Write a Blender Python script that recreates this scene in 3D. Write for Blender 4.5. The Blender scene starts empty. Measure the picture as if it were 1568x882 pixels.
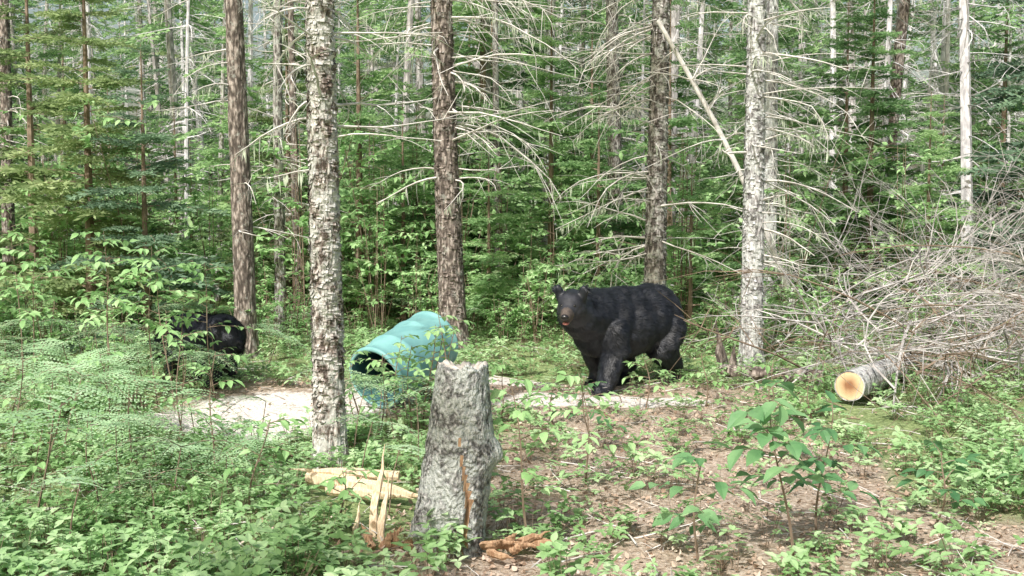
import bpy, math, random
import numpy as np
from mathutils import Vector, Matrix, noise as mn
R = random.Random(11)
NR = np.random.default_rng(5)
scene = bpy.context.scene
def gh(x, y):
    d = max(0.0, math.hypot(x, y-7) - 9)
    return 0.035*math.sin(x*1.3+0.6)*math.cos(y*0.9) + 0.02*math.sin(x*3.1+y*2.3) + 0.012*d*math.sin(x*0.11+1.0)*math.cos(y*0.07) 
# ------------------------------------------------------------ materials
def newmat(name):
    m = bpy.data.materials.new(name); m.use_nodes = True
    nt = m.node_tree; nt.nodes.clear()
    return m, nt, nt.nodes, nt.links
def ramp(N, stops):
    r = N.new('ShaderNodeValToRGB'); e = r.color_ramp.elements
    while len(e) < len(stops): e.new(0.5)
    for i, (p, c) in enumerate(stops):
        e[i].position = p; e[i].color = (*c, 1)
    return r
def leaf_mat(name, c1, c2, c3, trans=0.4, gloss=False, nscale=6.0):
    m, nt, N, L = newmat(name)
    out = N.new('ShaderNodeOutputMaterial')
    if gloss:
        b = N.new('ShaderNodeBsdfPrincipled'); b.inputs['Roughness'].default_value = .5; b.inputs['Specular IOR Level'].default_value = 0.35; bc=b.inputs['Base Color']
    else:
        b = N.new('ShaderNodeBsdfDiffuse'); bc=b.inputs['Color']
    t = N.new('ShaderNodeBsdfTranslucent'); mx = N.new('ShaderNodeMixShader')
    oi = N.new('ShaderNodeObjectInfo'); g = N.new('ShaderNodeNewGeometry')
    nz = N.new('ShaderNodeTexNoise'); nz.inputs['Scale'].default_value = nscale; nz.inputs['Detail'].default_value = 0
    L.new(g.outputs['Position'], nz.inputs['Vector'])
    a = N.new('ShaderNodeMath'); a.operation = 'MULTIPLY_ADD'
    L.new(oi.outputs['Random'], a.inputs[0]); a.inputs[1].default_value = 0.5
    s = N.new('ShaderNodeMath'); s.operation='MULTIPLY_ADD'; L.new(nz.outputs['Fac'], s.inputs[0]); s.inputs[1].default_value=1.3; s.inputs[2].default_value=-0.4
    L.new(s.outputs[0], a.inputs[2])
    r = ramp(N, [(0.1, c1), (0.5, c2), (0.95, c3)])
    L.new(a.outputs[0], r.inputs[0])
    L.new(r.outputs[0], bc); L.new(r.outputs[0], t.inputs['Color'])
    mx.inputs[0].default_value = trans
    L.new(b.outputs[0], mx.inputs[1]); L.new(t.outputs[0], mx.inputs[2]); L.new(mx.outputs[0], out.inputs[0])
    return m
def bark_mat(name, dark, light, lichen, lich=0.5, scale=26.0, bump=0.6, zs=0.35):
    m, nt, N, L = newmat(name)
    out = N.new('ShaderNodeOutputMaterial'); b = N.new('ShaderNodeBsdfPrincipled'); b.inputs['Roughness'].default_value = 0.9
    b.inputs['Specular IOR Level'].default_value = 0.15
    g = N.new('ShaderNodeNewGeometry'); mp = N.new('ShaderNodeMapping'); mp.inputs['Scale'].default_value = (1, 1, zs)
    L.new(g.outputs['Position'], mp.inputs[0])
    nd = N.new('ShaderNodeTexNoise'); nd.inputs['Scale'].default_value = 9; nd.inputs['Detail'].default_value=1; L.new(mp.outputs[0], nd.inputs['Vector'])
    ad = N.new('ShaderNodeMixRGB'); ad.blend_type='ADD'; ad.inputs[0].default_value = 0.12
    L.new(mp.outputs[0], ad.inputs[1]); L.new(nd.outputs['Color'], ad.inputs[2])
    v = N.new('ShaderNodeTexVoronoi'); v.inputs['Scale'].default_value = scale; L.new(ad.outputs[0], v.inputs['Vector'])
    n2 = N.new('ShaderNodeTexNoise'); n2.inputs['Scale'].default_value = scale*1.8; n2.inputs['Detail'].default_value = 4
    L.new(mp.outputs[0], n2.inputs['Vector'])
    s = N.new('ShaderNodeMath'); s.operation = 'MULTIPLY_ADD'; s.inputs[1].default_value=-0.9
    L.new(v.outputs['Distance'], s.inputs[0]); 
    s2 = N.new('ShaderNodeMath'); s2.operation='MULTIPLY_ADD'; s2.inputs[1].default_value=1.3; s2.inputs[2].default_value=0.2
    L.new(n2.outputs['Fac'], s2.inputs[0]); L.new(s2.outputs[0], s.inputs[2])
    r = ramp(N, [(0.15, tuple(c*0.45 for c in dark)), (0.42, dark), (0.75, light)])
    L.new(s.outputs[0], r.inputs[0])
    n3 = N.new('ShaderNodeTexNoise'); n3.inputs['Scale'].default_value = 9; n3.inputs['Detail'].default_value=6; n3.inputs['Roughness'].default_value=0.75
    L.new(g.outputs['Position'], n3.inputs['Vector'])
    r3 = ramp(N, [(0.62-0.25*lich, (0,0,0)), (0.72-0.25*lich, (1,1,1))]); L.new(n3.outputs['Fac'], r3.inputs[0])
    f = N.new('ShaderNodeMath'); f.operation='MULTIPLY'; f.inputs[1].default_value=0.6; L.new(r3.outputs[0], f.inputs[0])
    mx = N.new('ShaderNodeMixRGB'); L.new(f.outputs[0], mx.inputs[0]); L.new(r.outputs[0], mx.inputs[1]); mx.inputs[2].default_value = (*lichen, 1)
    L.new(mx.outputs[0], b.inputs['Base Color'])
    bp = N.new('ShaderNodeBump'); bp.inputs['Strength'].default_value = bump; bp.inputs['Distance'].default_value = 0.02
    L.new(s.outputs[0], bp.inputs['Height']); L.new(bp.outputs[0], b.inputs['Normal']); L.new(b.outputs[0], out.inputs[0])
    return m
def simple_bark(name, c1, c2):
    m, nt, N, L = newmat(name)
    out = N.new('ShaderNodeOutputMaterial'); b = N.new('ShaderNodeBsdfDiffuse')
    g = N.new('ShaderNodeNewGeometry'); mp = N.new('ShaderNodeMapping'); mp.inputs['Scale'].default_value = (1, 1, .4); L.new(g.outputs['Position'], mp.inputs[0])
    n = N.new('ShaderNodeTexNoise'); n.inputs['Scale'].default_value = 18; n.inputs['Detail'].default_value = 2; L.new(mp.outputs[0], n.inputs['Vector'])
    r = ramp(N, [(0.35, c1), (0.65, c2)]); L.new(n.outputs['Fac'], r.inputs[0]); L.new(r.outputs[0], b.inputs['Color']); L.new(b.outputs[0], out.inputs[0])
    return m
def noise_mat(name, c1, c2, scale=10, rough=0.85, stretch=(1,1,1), bump=0.3, spec=0.3):
    m, nt, N, L = newmat(name)
    out = N.new('ShaderNodeOutputMaterial'); b = N.new('ShaderNodeBsdfPrincipled'); b.inputs['Roughness'].default_value = rough
    b.inputs['Specular IOR Level'].default_value = spec
    tc = N.new('ShaderNodeTexCoord'); mp = N.new('ShaderNodeMapping'); mp.inputs['Scale'].default_value = stretch
    L.new(tc.outputs['Object'], mp.inputs[0])
    n = N.new('ShaderNodeTexNoise'); n.inputs['Scale'].default_value = scale; n.inputs['Detail'].default_value = 5; L.new(mp.outputs[0], n.inputs['Vector'])
    r = ramp(N, [(0.3, c1), (0.7, c2)]); L.new(n.outputs['Fac'], r.inputs[0]); L.new(r.outputs[0], b.inputs['Base Color'])
    if bump:
        bp = N.new('ShaderNodeBump'); bp.inputs['Strength'].default_value = bump; bp.inputs['Distance'].default_value = 0.01
        L.new(n.outputs['Fac'], bp.inputs['Height']); L.new(bp.outputs[0], b.inputs['Normal'])
    L.new(b.outputs[0], out.inputs[0])
    return m
M_needle = leaf_mat('spruce_needles', (0.14,0.25,0.11), (0.30,0.48,0.22), (0.49,0.67,0.34), 0.42, nscale=2.5)
M_needle_d = leaf_mat('spruce_needles_dark', (0.11,0.17,0.12), (0.20,0.31,0.20), (0.32,0.46,0.29), 0.35, nscale=2.5)
M_needle_o = leaf_mat('spruce_needles_olive', (0.14,0.19,0.09), (0.28,0.38,0.17), (0.44,0.53,0.27), 0.4, nscale=2.5)
M_leaf = leaf_mat('broad_leaves', (0.25,0.42,0.17), (0.42,0.66,0.30), (0.62,0.82,0.46), 0.45)
M_leafd = leaf_mat('sapling_leaves', (0.07,0.19,0.08), (0.14,0.31,0.13), (0.27,0.47,0.22), 0.4, True)
M_leafm = leaf_mat('maple_leaves', (0.20,0.37,0.13), (0.35,0.58,0.24), (0.53,0.74,0.38), 0.4, True)
M_fern = leaf_mat('fern_fronds', (0.27,0.44,0.23), (0.45,0.66,0.38), (0.64,0.82,0.55), 0.38)
M_cover = leaf_mat('ground_leaves', (0.20,0.35,0.13), (0.36,0.56,0.26), (0.58,0.74,0.44), 0.4)
M_litter = leaf_mat('dead_leaves', (0.24,0.16,0.11), (0.45,0.34,0.26), (0.69,0.58,0.48), 0.1)
M_barkG = bark_mat('grey_bark', (0.17,0.15,0.135), (0.46,0.43,0.41), (0.55,0.57,0.52), 0.55)
M_barkB = bark_mat('flaky_bark', (0.19,0.15,0.125), (0.60,0.55,0.51), (0.72,0.73,0.68), 0.7, 34)
M_barkC = bark_mat('brown_bark', (0.17,0.14,0.12), (0.42,0.36,0.32), (0.47,0.48,0.43), 0.3)
M_barkL = bark_mat('pale_bark', (0.28,0.265,0.26), (0.64,0.62,0.62), (0.71,0.73,0.70), 0.7)
M_barkS = bark_mat('stump_bark', (0.20,0.195,0.19), (0.54,0.53,0.52), (0.62,0.66,0.62), 0.75, 46, 0.8, .75)
M_bgL = simple_bark('distant_hazed_pale_bark', (0.44,0.42,0.43), (0.78,0.76,0.77))  # pale bark, brightened further so the colour carries the background haze
M_bgG = simple_bark('distant_grey_bark', (0.28,0.26,0.255), (0.54,0.51,0.50))
M_dead = noise_mat('dead_wood', (0.42,0.39,0.36), (0.78,0.75,0.71), 8, 0.9, bump=0)
M_brush = noise_mat('dead_brushwood', (0.26,0.24,0.23), (0.66,0.63,0.60), 5, 0.9, bump=0)
M_twig = noise_mat('brown_twig', (0.14,0.10,0.07), (0.30,0.23,0.17), 8, 0.9, bump=0)
M_lichen = leaf_mat('beard_lichen', (0.40,0.46,0.34), (0.54,0.60,0.46), (0.68,0.73,0.58), 0.3)
M_split = noise_mat('split_wood', (0.50,0.35,0.21), (0.84,0.72,0.53), 9, 0.8, (14,14,1.2), 0.6)
M_rot = noise_mat('rotten_wood', (0.24,0.13,0.07), (0.56,0.38,0.24), 9, 0.9, (12,12,1.5), 0.8)

# ------------------------------------------------------------ geometry
class G:
    def __init__(s): s.V=[]; s.F=[]; s.M=[]; s.n=0
    def add(s, V, F, mat):
        V=np.asarray(V,float).reshape(-1,3); F=np.asarray(F,int).reshape(-1,4)
        s.V.append(V); s.F.append(F+s.n)
        s.M.append(np.full(len(F),mat,int) if np.isscalar(mat) else np.asarray(mat)); s.n+=len(V)
    def arr(s): return np.vstack(s.V), np.vstack(s.F), np.concatenate(s.M)
    def tube(s, pts, rad, sides=4, mat=0, cap=False):
        P=np.asarray(pts,float); r=np.asarray(rad,float); k=len(P)
        T=np.gradient(P,axis=0); T/=np.linalg.norm(T,axis=1)[:,None]+1e-9
        mT=T.mean(0); ref=np.eye(3)[np.argmin(np.abs(mT))]
        U=np.cross(T,ref); U/=np.linalg.norm(U,axis=1)[:,None]+1e-9; W=np.cross(T,U)
        a=np.arange(sides)*2*math.pi/sides
        V=P[:,None,:]+r[:,None,None]*(np.cos(a)[None,:,None]*U[:,None,:]+np.sin(a)[None,:,None]*W[:,None,:])
        i=np.arange(k-1)[:,None]*sides; j=np.arange(sides)[None,:]; j2=(j+1)%sides
        F=np.stack([i+j,i+j2,i+sides+j2,i+sides+j],-1).reshape(-1,4)
        s.add(V.reshape(-1,3),F,mat)
    def leaf(s, b, d, up, Ln, W, mat, fold=0.25, droop=0.15):
        b=np.asarray(b,float); d=np.asarray(d,float); d=d/(np.linalg.norm(d)+1e-9)
        sd=np.cross(d,up); sd/=np.linalg.norm(sd)+1e-9; u=np.cross(sd,d)
        def p(t,w): return b+d*Ln*t+sd*W*w+u*(abs(w)*fold*W-droop*Ln*t*t)
        V=[b,p(.5,0),p(1,0),p(.22,.42),p(.52,.5),p(.80,.26),p(.22,-.42),p(.52,-.5),p(.80,-.26)]
        s.add(V,[(0,3,4,1),(1,4,5,2),(0,1,7,6),(1,2,8,7)],mat)
def diamonds(B,D,Ln,W,rng=NR,roll=0.7):
    n=len(B); D=D/(np.linalg.norm(D,axis=1)[:,None]+1e-9)
    up=np.tile([0,0,1.0],(n,1)); up+=rng.normal(0,roll,(n,3))
    S=np.cross(D,up); S/=np.linalg.norm(S,axis=1)[:,None]+1e-9
    Ln=np.broadcast_to(Ln,(n,))[:,None]; W=np.broadcast_to(W,(n,))[:,None]
    V=np.stack([B,B+D*Ln*.45+S*W*.5,B+D*Ln,B+D*Ln*.45-S*W*.5],1).reshape(-1,3)
    return V,np.arange(4*n).reshape(n,4)
def mesh(name,V,F,M,mats,smooth=False):
    me=bpy.data.meshes.new(name); me.from_pydata(V.tolist() if hasattr(V,'tolist') else V,[],F.tolist() if hasattr(F,'tolist') else F)
    for m in mats: me.materials.append(m)
    me.polygons.foreach_set('material_index',np.asarray(M,dtype=np.int32))
    if smooth: me.polygons.foreach_set('use_smooth',np.ones(len(me.polygons),bool))
    me.update(); return me
def obj(name,me,loc=(0,0,0),rot=(0,0,0),scale=1,parent=None,link=True):
    o=bpy.data.objects.new(name,me); o.location=loc; o.rotation_euler=rot
    o.scale=(scale,)*3 if np.isscalar(scale) else scale
    if link: scene.collection.objects.link(o)
    if parent: o.parent=parent
    return o
def gobj(name,g,mats,smooth=False,**k):
    return obj(name,mesh(name,*g.arr(),mats,smooth),**k)
def scatter(name,protos,pts,rots,scls,idx):
    me=bpy.data.meshes.new(name); me.from_pydata([tuple(p) for p in pts],[],[])
    a=me.attributes.new('rot','FLOAT_VECTOR','POINT'); a.data.foreach_set('vector',np.asarray(rots,np.float32).ravel())
    a=me.attributes.new('scl','FLOAT','POINT'); a.data.foreach_set('value',np.asarray(scls,np.float32))
    a=me.attributes.new('idx','INT','POINT'); a.data.foreach_set('value',np.asarray(idx,np.int32))
    col=bpy.data.collections.new(name+'_parts')
    for p in protos: col.objects.link(p)
    ng=bpy.data.node_groups.new(name+'_scatter','GeometryNodeTree')
    ng.interface.new_socket('Geometry',in_out='INPUT',socket_type='NodeSocketGeometry')
    ng.interface.new_socket('Geometry',in_out='OUTPUT',socket_type='NodeSocketGeometry')
    N=ng.nodes; L=ng.links; gi=N.new('NodeGroupInput'); go=N.new('NodeGroupOutput')
    ci=N.new('GeometryNodeCollectionInfo'); ci.inputs['Collection'].default_value=col
    ci.inputs['Separate Children'].default_value=True; ci.inputs['Reset Children'].default_value=True
    io=N.new('GeometryNodeInstanceOnPoints'); io.inputs['Pick Instance'].default_value=True
    def na(nm,t):
        q=N.new('GeometryNodeInputNamedAttribute'); q.data_type=t; q.inputs['Name'].default_value=nm
        return [s for s in q.outputs if s.enabled and s.name=='Attribute'][0]
    L.new(gi.outputs[0],io.inputs['Points']); L.new(ci.outputs[0],io.inputs['Instance'])
    L.new(na('idx','INT'),io.inputs['Instance Index']); L.new(na('rot','FLOAT_VECTOR'),io.inputs['Rotation']); L.new(na('scl','FLOAT'),io.inputs['Scale'])
    L.new(io.outputs[0],go.inputs[0])
    o=obj(name,me); md=o.modifiers.new('scatter','NODES'); md.node_group=ng
    return o
def proto(name,g,mats,smooth=False): return obj(name,mesh(name,*g.arr(),mats,smooth),link=False)

# ---- dead branch
def dead_branch(g,o,d,Ln,r,mat,rng,droop=0.35,twigs=5,sides=4,lichen=None,bend=0.5):
    o=np.asarray(o,float); d=np.asarray(d,float); d/=np.linalg.norm(d)
    k=7; pts=[o]; dd=d.copy(); sw=np.array([rng.gauss(0,1),rng.gauss(0,1),rng.gauss(0,.4)])*bend*0.16
    for i in range(k-1):
        dd=dd+sw+np.array([rng.gauss(0,.09),rng.gauss(0,.09),rng.gauss(0,.08)-droop/k]); dd/=np.linalg.norm(dd)
        pts.append(pts[-1]+dd*Ln/(k-1))
    g.tube(pts,np.linspace(r,r*.25,k),sides,mat)
    for t in range(twigs):
        i=rng.randint(1,k-2); b=pts[i]; a=pts[i+1]-pts[i]; a/=np.linalg.norm(a)
        q=a*0.8+np.array([rng.gauss(0,.6),rng.gauss(0,.6),rng.gauss(0,.5)-0.1]); q/=np.linalg.norm(q)
        l=Ln*rng.uniform(.15,.45); m1=b+q*l*.5+np.array([0,0,-.03*l]); m2=b+q*l+np.array([rng.gauss(0,.1)*l,rng.gauss(0,.1)*l,-.18*l])
        g.tube([b,m1,m2],[r*.4,r*.3,r*.12],3,mat)
    if lichen is not None:
        P=np.array(pts); n=rng.randint(10,34); B=[]
        for _ in range(n):
            i=rng.randint(1,k-2); f=rng.random(); B.append(P[i]*(1-f)+P[i+1]*f)
        B=np.array(B); D=np.tile([0,0,-1.],(n,1))+NR.normal(0,.12,(n,3))
        V,F=diamonds(B,D,NR.uniform(.03,.16,n),NR.uniform(.006,.015,n)); g.add(V,F,lichen)
def spruce_branch(seed,nl=16,step=0.05,w=0.034,sl=0.11,droop=.25):
    rng=np.random.default_rng(seed); B=[];D=[]
    def axis(s): return np.array([s,0.05*math.sin(3*s),-droop*s*s+0.10*s])
    for i in range(nl):
        s=0.12+0.88*i/nl
        for sg in (-1,1):
            ln=(0.42*(1-s)**0.8+0.06)*rng.uniform(.6,1.15); 
            if rng.random()<.08: continue
            an=sg*rng.uniform(.75,1.1); d=np.array([math.cos(an),math.sin(an),rng.normal(-.12,.12)])
            b=axis(s); m=max(2,int(ln/step))
            for j in range(m):
                p=b+d*ln*j/m+np.array([0,0,-.25*(ln*j/m)**2])
                for s2 in (-1,1):
                    a2=an+s2*rng.uniform(.4,.9); B.append(p); D.append([math.cos(a2),math.sin(a2),rng.normal(-.1,.3)])
            B.append(b+d*ln); D.append(d)
    B=np.array(B);D=np.array(D); n=len(B)
    V,F=diamonds(B,D,rng.uniform(.6,1.2,n)*sl,w,rng,.8)
    g=G(); g.add(V,F,1); g.tube([axis(s) for s in np.linspace(0,1,6)],np.linspace(.013,.003,6),3,0)
    return g.arr()
BR=[spruce_branch(s) for s in range(4)]
BRc=[spruce_branch(20+s,11,.085,.045,.15) for s in range(3)]
def place(g,T,yaw,pitch,sc,loc):
    V,F,M=T; cy,sy,cp,sp=math.cos(yaw),math.sin(yaw),math.cos(pitch),math.sin(pitch)
    A=np.array([[cp,0,-sp],[0,1,0],[sp,0,cp]]); Z=np.array([[cy,-sy,0],[sy,cy,0],[0,0,1]])
    g.add((V*sc)@(Z@A).T+np.asarray(loc),F,M)
def sapling_spruce(H,seed,lmax=1.1,dens=1.0,start=.06,T=BR):
    rng=random.Random(seed); g=G()
    g.tube([(0,0,H*t) for t in np.linspace(-.03,1,8)],np.linspace(.012*H+.01,.004,8),7,0)
    z=start*H
    while z<H*.98:
        t=z/H; n=max(3,int(4.2*dens))
        for i in range(n):
            if rng.random()<.22: continue
            ln=lmax*(1-t)**.75*rng.uniform(.55,1.15)+.1
            place(g,rng.choice(T),rng.uniform(0,6.283),.35*t+rng.uniform(-.22,.08),ln,(0,0,z+rng.uniform(-.08,.08)))
        z+=.24 if H<5 else .34
    return g
def trunk(g,H,r0,lean=(0,0),sides=20,step=.05,detail_to=5.5,mat=0,rough=.06,seed=0,flare=.35,bow=0.0):
    zs=list(np.arange(-.15,detail_to,step))+list(np.arange(detail_to,H,.6))+[H]
    a=np.arange(sides)*2*math.pi/sides; V=[]
    for z in zs:
        t=max(z,0)/H; r=r0*(1-t)**.85*(1+flare*math.exp(-max(z,0)/.15))+.006
        cx=lean[0]*z+bow*math.sin(z*.9+seed); cy=lean[1]*z+bow*math.cos(z*.7+seed)
        for q in a:
            nn=mn.noise((math.cos(q)*3+seed*7,math.sin(q)*3,z*2.2))+.7*mn.noise((math.cos(q)*9+seed,math.sin(q)*9,z*14))
            rr=r*(1+rough*nn); V.append((cx+rr*math.cos(q),cy+rr*math.sin(q),z))
    k=len(zs); i=np.arange(k-1)[:,None]*sides; j=np.arange(sides)[None,:]; j2=(j+1)%sides
    g.add(V,np.stack([i+j,i+j2,i+sides+j2,i+sides+j],-1).reshape(-1,4),mat)
def big_tree(name,x,y,r0,lean,bark,seed,H=13,nd=40,dz=(1.3,5.5),dl=(.4,1.1),flakes=0,lichen=True,crown=True,rough=.06,sides=20,dr=.011,bias=None,bow=.01,need=None):
    rng=random.Random(seed); g=G()
    trunk(g,H,r0,lean,sides,.045 if flakes==0 else .03,5.5,0,rough,seed,bow=bow)
    for i in range(nd):
        z=rng.uniform(*dz); a=rng.uniform(0,6.283)
        if bias is not None and rng.random()<.45: a=bias+rng.gauss(0,.5)
        rr=r0*.8; o=(lean[0]*z+rr*math.cos(a),lean[1]*z+rr*math.sin(a),z)
        dead_branch(g,o,(math.cos(a),math.sin(a),rng.uniform(-.25,.3)),rng.uniform(*dl),rng.uniform(.5,1.1)*dr,1,rng,.65,rng.randint(2,7),lichen=3 if lichen and rng.random()<.4 else None,bend=.8)
    if flakes:
        n=flakes; z=NR.uniform(0.02,5,n); a=NR.uniform(0,2*math.pi,n); r=r0*(1-z/H)**.85*1.0
        cx=lean[0]*z+bow*np.sin(z*.9+seed); cy=lean[1]*z+bow*np.cos(z*.7+seed)
        nrm=np.stack([np.cos(a),np.sin(a),0*a],1); tg=np.stack([-np.sin(a),np.cos(a),0*a],1)
        P=np.stack([cx,cy,z],1)+nrm*r[:,None]; s=NR.uniform(.012,.032,n)[:,None]; h=NR.uniform(.016,.05,n)[:,None]
        up=np.array([[0,0,1.]]); o=NR.uniform(.006,.024,n)[:,None]; k=NR.uniform(-.4,.4,n)[:,None]
        V=np.stack([P-tg*s,P+tg*s,P+tg*s*.8+up*h+nrm*o+tg*k*s,P-tg*s*.7+up*h*.9+nrm*o*.7+tg*k*s],1).reshape(-1,3)
        sw=NR.random(n)<.5; Vr=V.reshape(n,4,3); Vr[sw,:,2]=2*P[sw,None,2]-Vr[sw,:,2]
        g.add(Vr.reshape(-1,3),np.arange(4*n).reshape(n,4),0)
    if crown:
        z=6.2
        while z<H:
            t=(z-5.0)/(H-5.0)
            for i in range(3):
                place(g,rng.choice(BRc),rng.uniform(0,6.283),rng.uniform(-.3,0),.9*(1-t)+.3,(lean[0]*z,lean[1]*z,z))
            z+=.7
    mats=[bark,M_dead,M_needle,M_lichen]
    V,F,M=g.arr()
    zc=V[F[:,0],2]; M=np.where((zc>5.75)&(M==1),2,M)
    return obj(name,mesh(name,V,F,M,mats,False),loc=(x,y,gh(x,y)))

big_tree('added_shade_spruce',-2.86,11.2,.115,(-.013,0),M_barkC,1,nd=34,dl=(.35,.9))
big_tree('added_shade_spruce',-1.14,6.45,.090,(-.004,0),M_barkB,2,nd=30,dz=(1.8,3.4),dl=(.25,.85),flakes=6500,sides=32,rough=.16,dr=.010)
big_tree('added_shade_spruce',-.66,11.9,.150,(-.034,0),M_barkC,3,nd=72,dl=(.5,1.8),dz=(1.9,5.2),bias=-.2,sides=24,flakes=3000,dr=.014)
big_tree('added_shade_spruce',1.64,12.0,.125,(.008,0),M_barkG,4,nd=76,dl=(.5,1.3),dz=(1.0,5.2),bias=3.3,flakes=3000,dr=.013)
big_tree('added_shade_spruce',2.42,10.5,.105,(-.006,0),M_barkL,5,nd=60,dl=(.4,1.2),dz=(.9,4.6),flakes=2600,sides=24,bias=0,dr=.012)
big_tree('added_shade_spruce',3.42,14.0,.10,(.0,0),M_barkL,6,nd=60,dl=(.4,1.3))
big_tree('added_shade_spruce',5.85,17.0,.115,(.085,0),M_barkC,7,nd=60,dl=(.4,1.2),dz=(1,6))
big_tree('added_shade_spruce',-3.0,13.5,.07,(.01,0),M_barkG,8,nd=40,dl=(.3,.9),H=11)
big_tree('added_shade_spruce',-2.95,14.6,.06,(-.02,0),M_barkC,9,nd=40,dl=(.3,.9),H=11)
big_tree('added_shade_spruce',-7.9,16.5,.10,(.005,0),M_barkC,10,nd=40)
big_tree('added_shade_spruce',.55,17.5,.10,(.02,0),M_barkL,12,nd=50,dz=(2,7))
big_tree('added_shade_spruce',1.7,17.0,.13,(-.02,0),M_barkG,13,nd=50,dz=(2,7))
big_tree('added_shade_spruce',-.2,16.0,.06,(-.01,0),M_barkG,14,nd=40,H=10)
big_tree('added_shade_spruce',-4.6,-3.5,.12,(0,0),M_barkG,30,nd=16,H=12,dz=(2.5,5.5))  # unseen spruce behind the camera, added to cast dappled shadow on the foreground
big_tree('added_shade_spruce',.8,-4.0,.12,(0,0),M_barkG,31,nd=16,H=12,dz=(2.5,5.5))  # second unseen shadow caster, added for the same dappling

g=G(); rng=random.Random(3)
pts=[np.array([3.3,11.6,0.05])+np.array([-1.72,.1,3.6])*t+np.array([0.14*math.sin(3*t),0,0]) for t in np.linspace(0,1,12)]
g.tube(pts,np.linspace(.038,.024,12),8,0)
for i in range(30):
    t=rng.randint(1,10); dead_branch(g,pts[t],(rng.gauss(0,1),rng.gauss(0,1),rng.gauss(.1,.5)),rng.uniform(.3,1.1),.009,0,rng,.5,5)
gobj('leaning_dead_tree',g,[M_dead])

# ------------------------------------------------------------ young spruces and background mass
YS=[sapling_spruce(4.6,1,1.25,1.2),sapling_spruce(3.2,2,1.0,1.3),sapling_spruce(6.5,3,1.5,1.1,.1),sapling_spruce(2.2,4,.8,1.4)]
def ym(mt,nm): return [mesh('young_spruce_%s%d'%(nm,i),*s.arr(),[M_twig,mt]) for i,s in enumerate(YS)]
YMs=[ym(M_needle,'green'),ym(M_needle_d,'dark'),ym(M_needle_o,'olive')]
for (x,y,k,s,dk) in [(-5.3,13.2,0,1.15,2),(-4.4,12.6,1,1.1,1),(-6.6,14.5,2,.9,2),(-2.2,15.2,2,.85,0),(-1.5,14.5,1,1.0,0),(.55,14.8,0,1.0,0),
        (1.15,14.0,1,1.0,0),(2.3,15.5,2,.85,0),(5.1,15.0,0,1.1,0),(5.3,13.4,1,.95,0),(7.4,13.8,2,1.0,1),(8.1,16.5,2,1.1,1),(6.9,11.8,0,.9,1),
        (4.2,17.5,2,1,0),(-8.6,13.5,2,.9,2),(2.2,12.9,3,1,0),(-5.9,10.6,1,.8,2),(9.2,14.2,0,1.3,1),(-.3,13.6,3,1.1,0),(-1.0,16.5,0,1,0),(3.4,15.4,1,1.1,0),(-3.5,16.5,0,1.1,2)]:
    obj('young_spruce',YMs[dk][k],loc=(x,y,gh(x,y)),rot=(0,0,R.uniform(0,6)),scale=s)

def bg_tree(seed,H,r,nd,ng,bark,z0=4.0,needle=M_needle):
    rng=random.Random(seed); g=G(); lean=(rng.gauss(0,.02),rng.gauss(0,.02)); ph=rng.uniform(0,6)
    cx=lambda z:(lean[0]*z+.06*math.sin(z*.5+ph),lean[1]*z)
    g.tube([(*cx(z),z) for z in np.linspace(-.2,H,14)],[r*(1-t)**.8+.008 for t in np.linspace(0,1,14)],7,0)
    for i in range(nd):
        z=rng.uniform(.6,H*.8); a=rng.uniform(0,6.283)
        dead_branch(g,(*cx(z),z),(math.cos(a),math.sin(a),rng.uniform(-.3,.2)),rng.uniform(.4,1.4),.013,1,rng,.6,rng.randint(1,4),3,bend=.9)
    V,F,M=g.arr(); g2=G()
    for i in range(ng):
        z=z0+(H-z0)*(i/ng); t=(z-z0)/(H-z0)
        place(g2,rng.choice(BRc),rng.uniform(0,6.283),rng.uniform(-.4,.05),1.1*(1-t)+.4,(*cx(z),z))
    V2,F2,M2=g2.arr(); 
    g3=G(); g3.add(V,F,M); g3.add(V2,F2,np.where(M2==1,2,0))
    return proto('bg_tree_%s'%'abcdefgh'[seed%8],g3,[bark,M_bgL,needle])
BG=[bg_tree(0,12,.11,60,18,M_bgG,5.5),bg_tree(1,13,.09,75,12,M_bgL,8),bg_tree(2,11,.07,60,22,M_bgL,4),bg_tree(3,13,.12,55,20,M_bgG,6,M_needle_o),bg_tree(4,10,.05,70,8,M_bgL,7),bg_tree(5,11,.08,40,46,M_bgG,1.2)]
pts=[];ro=[];sc=[];ix=[]
while len(pts)<270:
    y=16+32*R.random()**.8; x=R.uniform(-1,1)*(y*.55+2)
    if y<19 and R.random()<.5: continue
    pts.append((x,y,gh(x,y))); ro.append((R.gauss(0,.035),R.gauss(0,.035),R.uniform(0,6.28))); sc.append(R.uniform(.7,1.15)*(1 if y<32 else 1.15)); ix.append(R.choice([0,1,1,2,3,4,4,4,5,5,5]))
scatter('distant_forest',BG,pts,ro,sc,ix)
YP=[obj('sap_%s'%'abcd'[i],m,link=False) for i,m in enumerate(YMs[0])]
pts=[];ro=[];sc=[];ix=[]
while len(pts)<115:
    y=17+24*R.random(); x=R.uniform(-1,1)*(y*.55+2)
    pts.append((x,y,gh(x,y))); ro.append((0,0,R.uniform(0,6.28))); sc.append(R.uniform(.7,1.3)); ix.append(R.choice([0,0,1,1,2,3]))
scatter('distant_young_spruces',YP,pts,ro,sc,ix)

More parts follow.
